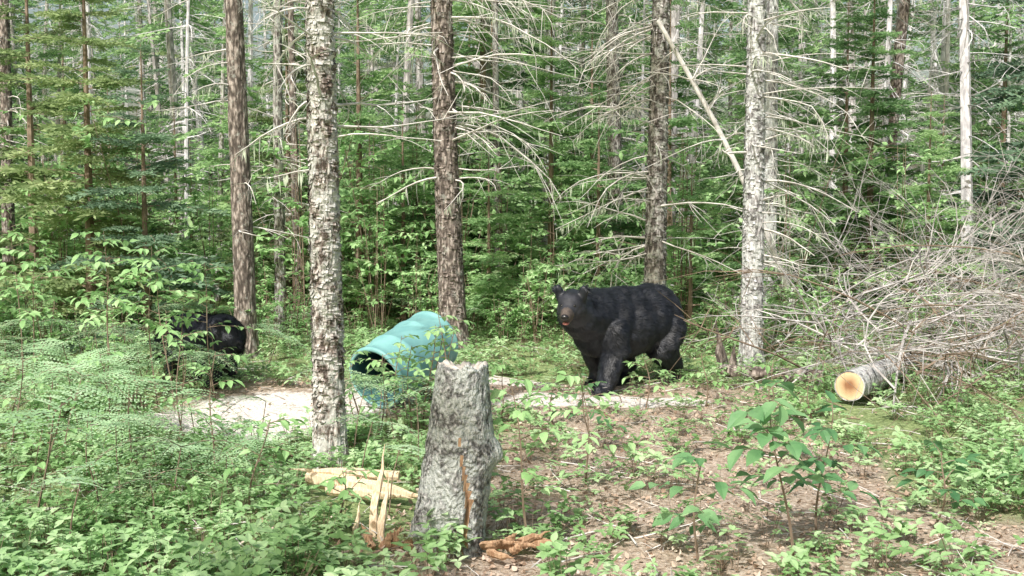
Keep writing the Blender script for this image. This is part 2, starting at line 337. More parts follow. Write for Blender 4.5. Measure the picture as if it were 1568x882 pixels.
# ------------------------------------------------------------ bushes
def bush(seed,H=1.2,nst=6,nl=260,ls=.065,mat=1,spread=.35):
    rng=random.Random(seed); g=G(); ends=[]
    for i in range(nst):
        a=rng.uniform(0,6.28); h=H*rng.uniform(.6,1); o=np.array([rng.gauss(0,.05),rng.gauss(0,.05),-.03])
        t=np.array([math.cos(a)*spread*h*rng.random(),math.sin(a)*spread*h*rng.random(),h]); m=o*.5+t*.5+np.array([0,0,.08])
        g.tube([o,m,t],[.008,.006,.003],4,0)
        for k in range(6):
            f=rng.uniform(.35,1); b=o*(1-f)+t*f; q=np.array([rng.gauss(0,1),rng.gauss(0,1),rng.uniform(-.1,.5)]); q/=np.linalg.norm(q)
            e=b+q*H*.32*rng.uniform(.4,1); g.tube([b,(b+e)/2+np.array([0,0,.015]),e],[.003,.0025,.0012],3,0); ends.append((b,e))
    for i in range(nl):
        b,e=rng.choice(ends); f=rng.uniform(.2,1.05); p=b*(1-f)+e*f; dd=(e-b); dd=dd/np.linalg.norm(dd)*.5+np.array([rng.gauss(0,.7),rng.gauss(0,.7),rng.gauss(-.15,.3)])
        g.leaf(p,dd,(rng.gauss(0,.3),rng.gauss(0,.3),1),ls*rng.uniform(.6,1.3),ls*.6,mat)
    return g
BP=[proto('bush_'+'abcd'[i],bush(50+i,H,5,nl,ls),[M_twig,M_leaf]) for i,(H,nl,ls) in enumerate([(1.3,300,.075),(.8,240,.06),(2.6,460,.09),(.6,200,.05)])]
pts=[];ro=[];sc=[];ix=[]
while len(pts)<600:
    y=10.6+22*R.random()**1.4; x=R.uniform(-1,1)*(y*.54+2)
    if y<11.6 and -1.8<x<3.0 : continue
    if abs(x+2.9)<1.0 and y<11: continue
    k=R.choice([0,1,2,2,3])
    if k==2 and y<12.6: k=0
    pts.append((x,y,gh(x,y))); ro.append((0,0,R.uniform(0,6.28))); sc.append(R.uniform(.6,1.25)*(1 if y>13 else .75)); ix.append(k)
scatter('understory_bushes',BP,pts,ro,sc,ix)

# ------------------------------------------------------------ ferns
def fern(seed,nb=3,h=.4,Lb=.5):
    rng=random.Random(seed); g=G(); B=[];D=[];LL=[]
    g.tube([(0,0,-.03),(.01,.01,h*.6),(0,0,h)],[.005,.004,.003],4,0)
    a0=rng.uniform(0,6.28)
    for k in range(nb):
        a=a0+k*2*math.pi/nb+rng.gauss(0,.25); L_=Lb*rng.uniform(.8,1.15); rise=rng.uniform(.15,.6)
        f=np.array([math.cos(a),math.sin(a),0]); s=np.array([-math.sin(a),math.cos(a),0]); z=np.array([0,0,1.])
        ax=lambda t: np.array([0,0,h])+f*L_*t+z*L_*(rise*t-.65*t*t)
        g.tube([ax(t) for t in np.linspace(0,1,6)],np.linspace(.003,.001,6),3,0)
        n=9
        for i in range(n):
            t=.06+.94*i/n; pl=L_*.46*(1-t)**.9+.015
            for sg in (-1,1):
                d=s*sg+f*rng.uniform(.42,.52)+z*rng.gauss(-.10,.06); d/=np.linalg.norm(d); m=max(3,int(pl/.022)); fd=d*.55
                for j in range(m):
                    u=j/m; p=ax(t)+d*pl*u-z*.25*pl*u*u; q=(.026*(1-u)**.8*(.45+.55*(1-t))+.006)*Lb/.45
                    for s2 in (-1,1):
                        B.append(p); D.append(fd+f*s2+z*rng.gauss(0,.06)); LL.append(q)
                B.append(ax(t)+d*pl*.92-z*.22*pl); D.append(d); LL.append(.022)
    B=np.array(B);D=np.array(D);LL=np.array(LL)
    V,F=diamonds(B,D,LL,np.maximum(LL*.62,.010),NR,.08); g.add(V,F,1); return g
FP=[proto('fern_'+'abcdef'[i],fern(70+i,nb,h,L_),[M_twig,M_fern]) for i,(nb,h,L_) in enumerate([(3,.36,.50),(3,.26,.42),(3,.48,.50),(2,.32,.48),(1,.36,.58),(2,.52,.44)])]
fern_pos=[(-1.3,7.5),(-.95,7.3),(-.75,6.7),(-.55,6.1),(-.85,5.7),(-1.4,5.9),(-.40,7.0),(-.75,7.45),(-.62,5.2),(-.35,6.5),(-1.7,6.8),(-2.5,8.7),(-2.2,7.2),(-1.15,7.6),(-2.75,8.75),(-3.05,8.7),(-1.0,6.5),(-1.0,7.65),(-.65,7.7),(-.5,7.9),(-2.9,8.9),(-2.6,9.0)]
pts=[];ro=[];sc=[];ix=[]
for p in fern_pos:
    pts.append((p[0],p[1],gh(*p))); ro.append((R.gauss(0,.15),R.gauss(0,.15),R.uniform(0,6.28))); sc.append(R.uniform(.75,1.0)); ix.append(R.randint(0,5))
n=0
while n<400 and len(pts)<92:
    n+=1
    y=R.uniform(4.4,10.5); x=R.uniform(-.54*y-.4,-1.0-.08*y)
    if ((x+1.85)/.8)**2+((y-8.0)/1.0)**2<1 : continue
    if abs(x+1.14)<.25 and y<6.4: continue
    if y<6 and x>-1.4: continue
    if abs(x+2.75)<.5 and 8.6<y<10.0: continue
    if min((x-p[0])**2+(y-p[1])**2 for p in pts)<.30**2: continue
    pts.append((x,y,gh(x,y))); ro.append((R.gauss(0,.16),R.gauss(0,.16),R.uniform(0,6.28))); sc.append(R.uniform(.7,1.2)); ix.append(R.randint(0,5))
for i in range(50):
    y=R.uniform(10.5,15); x=R.uniform(-8,6); pts.append((x,y,gh(x,y))); ro.append((0,0,R.uniform(0,6.28))); sc.append(R.uniform(.7,1.1)); ix.append(R.randint(0,3))
scatter('fern_patch',FP,pts,ro,sc,ix)

# ------------------------------------------------------------ ground
PALE=[(-1.85,8.0,.95,.85),(.60,8.40,.85,.42),(.05,9.5,.45,.35),(-1.0,8.9,.6,.35),(1.15,8.5,.5,.3)]
def bare(x,y):
    v=1-((x-1.0-.10*(y-6))/1.25)**2-((y-6.2)/3.0)**2
    v=max(v,1-((x+.3)/2.6)**2-((y-8.7)/.95)**2)
    v=max(v,.9-((x-1.2)/1.8)**2-((y-4.2)/1.6)**2)
    return v
def pale(x,y): return max(1-((x-a)/c)**2-((y-b)/d)**2 for a,b,c,d in PALE)
def axis(lo,hi,st,far):
    a=list(np.arange(lo,hi+1e-6,st)); s=st; x=hi; up=[]
    while x<far: s*=1.35; x+=s; up.append(x)
    s=st; x=lo; dn=[]
    while x>-far: s*=1.35; x-=s; dn.append(x)
    return np.array(dn[::-1]+a+up)
xs=axis(-7,7,.07,400); ys=axis(2.5,15,.07,400)
nx,ny=len(xs),len(ys); V=[];C=[]
for y in ys:
    for x in xs:
        z=gh(x,y)
        if abs(x)<9 and 0<y<18: z+=.022*mn.noise((x*3,y*3,0))+.012*mn.noise((x*11,y*11,3))
        V.append((x,y,z)); C+= [min(1,max(0,.5+bare(x,y)*1.2)),min(1,max(0,.35+pale(x,y)*.9)),0,1]
j=np.arange(ny-1)[:,None]*nx; i=np.arange(nx-1)[None,:]
F=np.stack([j+i,j+i+1,j+nx+i+1,j+nx+i],-1).reshape(-1,4)
m,nt,N,L=newmat('forest_floor')
out=N.new('ShaderNodeOutputMaterial'); b=N.new('ShaderNodeBsdfPrincipled'); b.inputs['Roughness'].default_value=.95; b.inputs['Specular IOR Level'].default_value=.1
at=N.new('ShaderNodeAttribute'); at.attribute_name='mask'; sp=N.new('ShaderNodeSeparateColor'); L.new(at.outputs['Color'],sp.inputs[0])
g_=N.new('ShaderNodeNewGeometry')
def nz(s,d=5,ro=.65):
    q=N.new('ShaderNodeTexNoise'); q.inputs['Scale'].default_value=s; q.inputs['Detail'].default_value=d; q.inputs['Roughness'].default_value=ro; L.new(g_.outputs['Position'],q.inputs['Vector']); return q
n1=nz(38); r1=ramp(N,[(.3,(.20,.145,.10)),(.5,(.41,.325,.25)),(.72,(.65,.57,.48))]); L.new(n1.outputs['Fac'],r1.inputs[0])
n2=nz(30); r2=ramp(N,[(.3,(.12,.16,.06)),(.55,(.27,.34,.15)),(.75,(.44,.50,.27))]); L.new(n2.outputs['Fac'],r2.inputs[0])
n3=nz(45); r3=ramp(N,[(.3,(.52,.45,.38)),(.6,(.88,.83,.77))]); L.new(n3.outputs['Fac'],r3.inputs[0])
def msk(src,ns,lo,hi):
    q=nz(ns); a=N.new('ShaderNodeMath'); a.operation='MULTIPLY_ADD'; L.new(q.outputs['Fac'],a.inputs[0]); a.inputs[1].default_value=1.1; 
    c=N.new('ShaderNodeMath'); c.operation='SUBTRACT'; L.new(src,c.inputs[0]); c.inputs[1].default_value=.55; L.new(c.outputs[0],a.inputs[2])
    rr=ramp(N,[(lo,(0,0,0)),(hi,(1,1,1))]); L.new(a.outputs[0],rr.inputs[0]); return rr
k1=msk(sp.outputs[0],3,.38,.75); k2=msk(sp.outputs[1],7,.38,.60)
x1=N.new('ShaderNodeMixRGB'); L.new(k1.outputs[0],x1.inputs[0]); L.new(r2.outputs[0],x1.inputs[1]); L.new(r1.outputs[0],x1.inputs[2])
x2=N.new('ShaderNodeMixRGB'); L.new(k2.outputs[0],x2.inputs[0]); L.new(x1.outputs[0],x2.inputs[1]); L.new(r3.outputs[0],x2.inputs[2])
L.new(x2.outputs[0],b.inputs['Base Color'])
bp=N.new('ShaderNodeBump'); bp.inputs['Strength'].default_value=.8; bp.inputs['Distance'].default_value=.03; L.new(n1.outputs['Fac'],bp.inputs['Height']); L.new(bp.outputs[0],b.inputs['Normal']); L.new(b.outputs[0],out.inputs[0])
me=mesh('ground',V,F,np.zeros(len(F)),[m],True)
ca=me.color_attributes.new('mask','FLOAT_COLOR','POINT'); ca.data.foreach_set('color',np.array(C,np.float32))
obj('ground',me)

def cover(seed,n=7,h=.1,ls=.05):
    rng=random.Random(seed); g=G()
    for i in range(n):
        a=rng.uniform(0,6.28); r=rng.uniform(.01,.09); hh=h*rng.uniform(.4,1.1); b=np.array([math.cos(a)*r*.3,math.sin(a)*r*.3,-.01]); t=np.array([math.cos(a)*r,math.sin(a)*r,hh])
        g.tube([b,t],[.0015,.001],3,0)
        for k in range(3):
            q=a+(k-1)*1.5+rng.gauss(0,.3); g.leaf(t,(math.cos(q),math.sin(q),rng.gauss(.1,.2)),(0,0,1),ls*rng.uniform(.7,1.2),ls*.62,1)
    return g
CP=[proto('cover_'+'abc'[i],cover(90+i,n,h,ls),[M_twig,M_cover]) for i,(n,h,ls) in enumerate([(7,.10,.045),(6,.16,.05),(9,.05,.03)])]
def clear(x,y):
    return (abs(x+.62)<.16 and 4.3<y<5.0) or (-1.1<x<-.4 and 5.0<y<5.75) or (-.25<x<.12 and 4.2<y<4.7) or (2.35<x<2.85 and 6.9<y<8.5)
pts=[];ro=[];sc=[];ix=[]
while len(pts)<9500:
    y=3.6+13*R.random()**1.3; x=R.uniform(-1,1)*(y*.54+1)
    bb=bare(x,y); nn=mn.noise((x*1.6,y*1.6,5))
    if clear(x,y): continue
    if pale(x,y)>-.15 and R.random()>.03: continue
    if bb>-.0+nn*1.2 and R.random()>.24: continue
    pts.append((x,y,gh(x,y))); ro.append((R.gauss(0,.2),R.gauss(0,.2),R.uniform(0,6.28))); sc.append(R.uniform(.45,1.2)); ix.append(R.randint(0,2))
scatter('ground_cover',CP,pts,ro,sc,ix)
LP=[]
for i in range(3):
    g=G(); g.leaf((0,0,.004),(1,0,.1),(0,0,1),.05,.032,0,fold=.5*(i-1),droop=-.2+.2*i); LP.append(proto('dead_leaf_'+'abc'[i],g,[M_litter]))
pts=[];ro=[];sc=[];ix=[]
while len(pts)<13000:
    y=3.6+8*R.random()**1.2; x=R.uniform(-1,1)*(y*.54+1)
    if bare(x,y)<-.5 and R.random()>.2: continue
    if pale(x,y)>0 and R.random()>.2: continue
    pts.append((x,y,gh(x,y)+.008)); ro.append((R.gauss(0,.35),R.gauss(0,.35),R.uniform(0,6.28))); sc.append(R.uniform(.2,.8)); ix.append(R.randint(0,2))
scatter('leaf_litter',LP,pts,ro,sc,ix)
TP=[]
for i in range(3):
    g=G(); rng=random.Random(i); dead_branch(g,(-.15,0,.01),(1,0,.05),.36,.004,0,rng,.0,2+i,4,bend=1.2); TP.append(proto('twig_'+'abc'[i],g,[M_dead if i else M_twig]))
pts=[];ro=[];sc=[];ix=[]
for _ in range(1100):
    y=3.8+8*R.random()**1.1; x=R.uniform(-1,1)*(y*.56+1)
    pts.append((x,y,gh(x,y)+.01)); ro.append((R.gauss(0,.1),R.gauss(0,.1),R.uniform(0,6.28))); sc.append(R.uniform(.3,1.4)); ix.append(R.randint(0,2))
scatter('fallen_twigs',TP,pts,ro,sc,ix)

# ------------------------------------------------------------ foreground saplings
def seedling(name,x,y,H,nb,seed,ls=.085,lean=(0,0),mat=M_leafd,per=5,bl=.3,zmin=.3):
    rng=random.Random(seed); g=G()
    ax=lambda t: np.array([lean[0]*t+.02*math.sin(5*t+seed),lean[1]*t+.015*math.cos(6*t),H*t-.02])
    g.tube([ax(t) for t in np.linspace(0,1,9)],np.linspace(.007,.002,9),5,0)
    for i in range(nb):
        t=zmin+(1-zmin)*(i+.5)/nb; a=i*2.4+rng.gauss(0,.4); q=np.array([math.cos(a),math.sin(a),rng.uniform(.15,.6)]); L_=bl*(1.1-t*.6)*rng.uniform(.6,1.1)
        b=ax(t); P=[b+q*L_*s-np.array([0,0,.25*L_*s*s]) for s in np.linspace(0,1,4)]; g.tube(P,[.003,.0025,.002,.001],3,0)
        for k in range(per):
            s=.3+.7*k/(per-1); p=b+q*L_*s-np.array([0,0,.25*L_*s*s]); sd=(-1)**k
            d=q*.6+np.array([-math.sin(a),math.cos(a),0])*sd*(.8 if k<per-1 else .1)+np.array([0,0,rng.gauss(-.35,.25)])
            g.leaf(p,d,(rng.gauss(0,.25),rng.gauss(0,.25),1),ls*rng.uniform(.65,1.2),ls*.55,1,.3,.3)
    return gobj(name,g,[M_twig,mat],loc=(x,y,gh(x,y)))
seedling('leafy_sapling',1.22,4.5,.78,12,1,.125,(-.10,0),per=4,bl=.24,zmin=.4)
seedling('leafy_sapling',.80,4.5,.50,8,2,.10,(.02,0),per=4)
seedling('leafy_sapling',1.45,4.9,.60,9,3,.095,(.05,0))
seedling('leafy_sapling',.10,4.8,.80,11,4,.075,(-.12,0),M_leafm,6,.32)
seedling('leafy_sapling',.42,5.6,.65,8,5,.075,(-.05,0),M_leafm)
seedling('leafy_sapling',.50,6.6,.5,7,8,.065,(-.05,0),M_leafd)
seedling('leafy_sapling',2.05,5.0,.40,7,6,.08,(.05,0))
seedling('leafy_sapling',2.5,4.9,.62,8,7,.085,(.1,0),M_leafd)
seedling('leafy_sapling',-.25,5.6,.75,9,9,.06,(.05,0),M_leafm)
for i,(x,y,H) in enumerate([(-1.75,6.0,.75),(-2.1,6.6,.8),(-1.3,5.1,.5),(-.8,4.9,.3),(1.05,8.0,.4),(1.55,8.3,.45),(1.9,7.6,.5),(2.2,7.6,.35),(.3,7.4,.35),(-.62,7.4,.75),(-.42,7.1,.85),(-.9,6.9,.6),(-.1,7.6,.5),(-1.15,7.7,.5),(-.85,7.6,.65),(-.62,7.8,.7),(-2.55,8.9,.6),(-3.0,8.9,.75),(-.95,7.75,.5),(-.72,7.2,.62),(-.5,7.5,.8),(-2.4,5.3,.6),(-3.0,6.2,.7),(-2.7,7.0,.6),(-2.75,8.6,.8)]):
    seedling('leafy_sapling',x,y,H,9,20+i,.065,(R.uniform(-.1,.1),0),M_leafm)
for i,(x,y,H) in enumerate([(-2.85,8.3,1.30),(-2.45,8.6,1.15),(-3.35,8.7,1.4),(-4.3,9.2,1.5),(-3.9,8.4,1.2),(-2.65,8.1,1.15),(-3.1,8.1,1.2),(.9,11.9,1.3),(.6,11.6,1.1)]):
    seedling('maple_sapling',x,y,H,13,40+i,.088,(R.uniform(-.1,.1),0),M_leafm,6,.5,.52)

# ------------------------------------------------------------ stump
def build_stump():
    H=.84; sides=72; rings=70; V=[];F=[];M=[]
    for r in range(rings+1):
        t=r/rings
        for s in range(sides):
            a=s/sides*2*math.pi
            rad=.172-.03*t-.032*max(0,(t-.6)/.4)+.03*math.exp(-t*14)
            rad*=1+.10*mn.noise((math.cos(a)*1.4,math.sin(a)*1.4,t*2.5))+.06*mn.noise((math.cos(a)*7,math.sin(a)*7,t*12))+.04*mn.noise((math.cos(a)*18,math.sin(a)*18,t*30))
            da=(a-5.0+math.pi)%(2*math.pi)-math.pi-(.25*math.sin(t*7))
            ck=math.exp(-(da/.10)**2)*max(0,.62-t)*1.9
            rad-=.055*min(1,ck)
            kn=math.exp(-((a-6.1)/.35)**2-((t-.55)/.07)**2); rad+=.05*kn
            hh=H*t
            if t>.9: hh+= (t-.9)/.1*(.03*mn.noise((math.cos(a)*2.0,math.sin(a)*2.0,7))+.010*mn.noise((math.cos(a)*9,math.sin(a)*9,1)))
            V.append((rad*math.cos(a)+.10*t+.015*math.sin(t*4),rad*math.sin(a)+.02*t,hh-.05*(1-t)))
    for r in range(rings):
        for s in range(sides):
            a=(s+.5)/sides*2*math.pi; t=(r+.5)/rings
            F.append((r*sides+s,r*sides+(s+1)%sides,(r+1)*sides+(s+1)%sides,(r+1)*sides+s))
            da=(a-5.0+math.pi)%(2*math.pi)-math.pi-(.25*math.sin(t*7)); M.append(1 if abs(da)<.11*min(1,max(0,.66-t)*3) else 0)
    top=rings*sides; base=len(V); c=np.mean(V[top:top+sides],0)
    for k,f in enumerate((.72,.4,.12)):
        for s in range(sides):
            p=np.array(V[top+s]); q=c+(p-c)*f; q[2]-=.015+.05*abs(mn.noise((q[0]*30,q[1]*30,2))); V.append(tuple(q))
    prev=top
    for k in range(3):
        cur=base+k*sides
        for s in range(sides): F.append((prev+s,prev+(s+1)%sides,cur+(s+1)%sides,cur+s)); M.append(2)
        prev=cur
    F.append(tuple(prev+s for s in range(sides))); M.append(2)
    return V,F,M
V,F,M=build_stump()
M_top=noise_mat('weathered_wood',(.35,.31,.26),(.66,.62,.54),30,.9)
obj('tree_stump',mesh('tree_stump',V,F,M,[M_barkS,M_rot,M_top],True),loc=(-.31,4.72,gh(-.31,4.72)))
def splinter(g,a,b,w,th,seed,mat=0,jag=.5):
    rng=random.Random(seed); a=np.array(a,float); b=np.array(b,float); n=9; d=(b-a)/np.linalg.norm(b-a); u=np.cross(d,(.3,.7,.2)); u/=np.linalg.norm(u); v=np.cross(d,u); V=[];F=[]
    for i in range(n):
        t=i/(n-1); k=1 if t<1-jag else max(.06,(1-t)/jag)
        k*=rng.uniform(.82,1.12); c=a+(b-a)*t+u*rng.gauss(0,.004)
        for (p,q) in ((-1,-.8),(.2,-1.1),(1,-.5),(.9,.8),(-.1,1.1),(-1,.6)): V.append(c+u*w*k*p*rng.uniform(.85,1.1)+v*th*k*q*rng.uniform(.85,1.1))
    for i in range(n-1):
        for s in range(6): F.append((i*6+s,i*6+(s+1)%6,i*6+6+(s+1)%6,i*6+6+s))
    F.append((0,5,4,1)); F.append((1,4,3,2)); g.add(V,F,mat)
g=G(); splinter(g,(-1.10,5.60,.09),(-.45,5.35,.05),.045,.04,1,0,.35); splinter(g,(-.98,5.5,.05),(-.5,5.25,.07),.025,.02,2); splinter(g,(-.6,5.5,.12),(-1.2,5.6,.14),.025,.02,3)
gobj('split_log',g,[M_split])
for k,(a,b,w,th) in enumerate([((-.66,4.80,-.03),(-.60,4.92,.42),.022,.014),((-.61,4.72,-.03),(-.575,4.82,.29),.017,.012),((-.74,4.75,-.02),(-.71,4.85,.18),.013,.009)]):
    g=G(); splinter(g,a,b,w,th,5+k,0,.6); gobj('wood_splinter',g,[M_split])
g=G()
for i in range(9):
    x=-.16+.05*R.random()+i*.02; splinter(g,(x,4.58+R.uniform(-.05,.1),0.02),(x+R.uniform(.05,.22),4.5+R.uniform(-.1,.1),R.uniform(.04,.12)),.018,.012,30+i)
for i in range(6):
    x=-.62+i*.03; splinter(g,(x,4.6,0.02),(x+R.uniform(-.1,.1),4.6+R.uniform(-.1,.1),R.uniform(.05,.12)),.018,.012,50+i)
gobj('rotten_wood_pieces',g,[M_rot])

# ------------------------------------------------------------ cut log + brush pile
def ring_mat():
    m,nt,N,L=newmat('cut_wood'); out=N.new('ShaderNodeOutputMaterial'); b=N.new('ShaderNodeBsdfPrincipled'); b.inputs['Roughness'].default_value=.8
    tc=N.new('ShaderNodeTexCoord'); mp=N.new('ShaderNodeMapping'); mp.inputs['Scale'].default_value=(1,1,0); L.new(tc.outputs['Object'],mp.inputs[0])
    ln=N.new('ShaderNodeVectorMath'); ln.operation='LENGTH'; n=N.new('ShaderNodeTexNoise'); n.inputs['Scale'].default_value=14; L.new(mp.outputs[0],n.inputs['Vector'])
    L.new(mp.outputs[0],ln.inputs[0]); s=N.new('ShaderNodeMath'); s.operation='MULTIPLY_ADD'; s.inputs[1].default_value=.05; L.new(n.outputs['Fac'],s.inputs[0]); L.new(ln.outputs['Value'],s.inputs[2])
    r=ramp(N,[(.0,(.20,.09,.04)),(.05,(.32,.15,.07)),(.085,(.56,.37,.20)),(.125,(.74,.56,.34)),(.145,(.60,.42,.24))]); L.new(s.outputs[0],r.inputs[0])
    w=N.new('ShaderNodeMath'); w.operation='MULTIPLY'; w.inputs[1].default_value=700; L.new(s.outputs[0],w.inputs[0]); sn=N.new('ShaderNodeMath'); sn.operation='SINE'; L.new(w.outputs[0],sn.inputs[0])
    mr=N.new('ShaderNodeMapRange'); mr.inputs[1].default_value=-1; mr.inputs[3].default_value=.78; L.new(sn.outputs[0],mr.inputs[0])
    mx=N.new('ShaderNodeMixRGB'); mx.blend_type='MULTIPLY'; mx.inputs[0].default_value=1; L.new(r.outputs[0],mx.inputs[1]); L.new(mr.outputs[0],mx.inputs[2]); L.new(mx.outputs[0],b.inputs['Base Color']); L.new(b.outputs[0],out.inputs[0]); return m
def log(name,a,d,Ln,r,bark,seed,endmat):
    V=[];F=[];M=[];S=28;K=30
    for k in range(K+1):
        for s in range(S):
            q=s/S*2*math.pi; rr=r*(1-.15*k/K)*(1+.04*mn.noise((math.cos(q)*2+seed,math.sin(q)*2,k*.3))+.03*mn.noise((math.cos(q)*8,math.sin(q)*8,k*1.3)))
            V.append((rr*math.cos(q),rr*math.sin(q),Ln*k/K))
    for k in range(K):
        for s in range(S): F.append((k*S+s,k*S+(s+1)%S,(k+1)*S+(s+1)%S,(k+1)*S+s)); M.append(0)
    b0=len(V)
    for s in range(S): p=np.array(V[s]); V.append((p[0]*.92,p[1]*.92,.0))
    for s in range(S): F.append((s,b0+s,b0+(s+1)%S,(s+1)%S)); M.append(0)
    F.append(tuple(b0+s for s in range(S))[::-1]); M.append(1); F.append(tuple(K*S+s for s in range(S))); M.append(1)
    o=obj(name,mesh(name,V,F,M,[bark,endmat],False),loc=a); o.rotation_mode='QUATERNION'; o.rotation_quaternion=Vector(d).to_track_quat('Z','Y'); return o
M_ring=ring_mat()
log('cut_log',(2.66,8.2,.16+gh(2.66,8.2)),(.55,.82,-.02),2.2,.12,M_barkL,1,M_ring)
log('fallen_log',(2.68,8.95,.12),(-.85,.42,.0),.9,.065,M_barkC,2,M_ring)
log('fallen_log',(3.6,12.2,.35),(-.78,.6,.12),2.4,.05,M_barkL,5,M_ring)
g=G(); rng=random.Random(77)
for i in range(350):
    x=2.5+4.3*rng.random()**.9; y=rng.uniform(8.9,12.2)
    if i<100: x=rng.uniform(2.9,5.2); y=rng.uniform(8.1,9.4)
    z=abs(rng.gauss(0,.40))*(1 if x>3.3 else .6)+.03; a=rng.uniform(0,6.28)
    el=rng.gauss(.2,.42)
    dead_branch(g,(x,y,z+gh(x,y)),(math.cos(a),math.sin(a),el),rng.uniform(.6,2.1),rng.uniform(.004,.014),rng.choice([0,0,1,2]),rng,.5,rng.randint(6,13),bend=1.2)
gobj('brush_pile',g,[M_brush,M_twig,M_bgG])
g=G()
for i in range(140):
    x=rng.uniform(4.0,8.0); y=rng.uniform(10.5,14); a=rng.uniform(0,6.28)
    dead_branch(g,(x,y,rng.uniform(0,1.2)),(math.cos(a)*.5,math.sin(a)*.5,rng.uniform(.2,1)),rng.uniform(.8,2.2),rng.uniform(.004,.010),0,rng,.6,12,bend=1.0)
gobj('dead_brush',g,[M_bgG])
g=G(); splinter(g,(2.03,9.9,-.05),(1.93,9.9,.50),.045,.04,91,0,.55); splinter(g,(2.08,9.95,-.05),(2.12,9.9,.30),.04,.03,92,0,.6)
gobj('broken_snag',g,[M_barkC])

# ------------------------------------------------------------ barrel
M_barrel=noise_mat('teal_plastic',(.13,.31,.31),(.22,.45,.43),5,.5,bump=.08,spec=.35)
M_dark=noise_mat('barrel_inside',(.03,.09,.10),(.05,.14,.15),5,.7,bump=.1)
def barrel():
    prof=[(.0,.272),(.012,.290),(.03,.292),(.042,.280),(.10,.284),(.24,.288),(.258,.299),(.288,.299),(.305,.287),(.44,.291),(.575,.287),(.592,.299),(.620,.299),(.64,.288),(.78,.284),(.84,.280),(.85,.292),(.868,.290),(.88,.272)]
    S=56; V=[];F=[];M=[]
    for z,r in prof:
        for s in range(S): q=s/S*2*math.pi; V.append((r*math.cos(q),r*math.sin(q),z))
    n=len(prof)
    for k in range(n-1):
        for s in range(S): F.append((k*S+s,k*S+(s+1)%S,(k+1)*S+(s+1)%S,(k+1)*S+s)); M.append(0)
    e=len(V)
    for (z,r) in ((.86,.255),(.862,.06)):
        for s in range(S): q=s/S*2*math.pi; V.append((r*math.cos(q),r*math.sin(q),z))
    for s in range(S):
        F.append(((n-1)*S+s,(n-1)*S+(s+1)%S,e+(s+1)%S,e+s)); M.append(0); F.append((e+s,e+(s+1)%S,e+S+(s+1)%S,e+S+s)); M.append(0)
    F.append(tuple(e+S+s for s in range(S))); M.append(0)
    e=len(V)
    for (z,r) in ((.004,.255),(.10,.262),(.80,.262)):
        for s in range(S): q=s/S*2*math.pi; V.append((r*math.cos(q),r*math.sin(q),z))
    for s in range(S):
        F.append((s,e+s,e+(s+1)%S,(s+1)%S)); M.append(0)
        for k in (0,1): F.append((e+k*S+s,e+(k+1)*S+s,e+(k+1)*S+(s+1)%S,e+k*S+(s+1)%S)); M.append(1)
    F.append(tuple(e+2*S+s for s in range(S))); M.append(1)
    o=obj('plastic_barrel',mesh('plastic_barrel',V,F,M,[M_barrel,M_dark],True)); return o
o=barrel(); o.scale=(.9,.9,.92); o.location=(-1.07,8.12,.235); o.rotation_mode='QUATERNION'; o.rotation_quaternion=Vector((.42,.68,.24)).to_track_quat('Z','Y')
log('fallen_log',(-1.10,8.72,.08),(.9,-.22,0),.8,.085,M_barkG,8,M_ring)

# ------------------------------------------------------------ bears
def fur_mat(name,c1,c2,rough=.45,sheen=.3):
    m,nt,N,L=newmat(name); out=N.new('ShaderNodeOutputMaterial'); b=N.new('ShaderNodeBsdfPrincipled')
    g=N.new('ShaderNodeNewGeometry'); n=N.new('ShaderNodeTexNoise'); n.inputs['Scale'].default_value=14; n.inputs['Detail'].default_value=4; L.new(g.outputs['Position'],n.inputs['Vector'])
    r=ramp(N,[(.35,c1),(.7,c2)]); L.new(n.outputs['Fac'],r.inputs[0]); L.new(r.outputs[0],b.inputs['Base Color']); b.inputs['Roughness'].default_value=rough; b.inputs['Specular IOR Level'].default_value=sheen
    L.new(b.outputs[0],out.inputs[0]); return m
M_fur=fur_mat('black_fur',(.007,.0085,.012),(.018,.021,.029),.5,.45)
M_face=fur_mat('face_fur',(.016,.017,.021),(.042,.043,.052),.6,.3)
M_muz=fur_mat('muzzle_fur',(.05,.042,.038),(.12,.095,.08),.7,.2)
M_nose=fur_mat('nose_skin',(.01,.009,.009),(.02,.018,.018),.3,.5)
M_eye=fur_mat('eye',(.006,.004,.003),(.01,.007,.005),.08,.8)
M_mouth=fur_mat('mouth_skin',(.28,.10,.08),(.42,.19,.14),.5,.4)
def nrm(v): v=np.array(v,float); return v/np.linalg.norm(v)
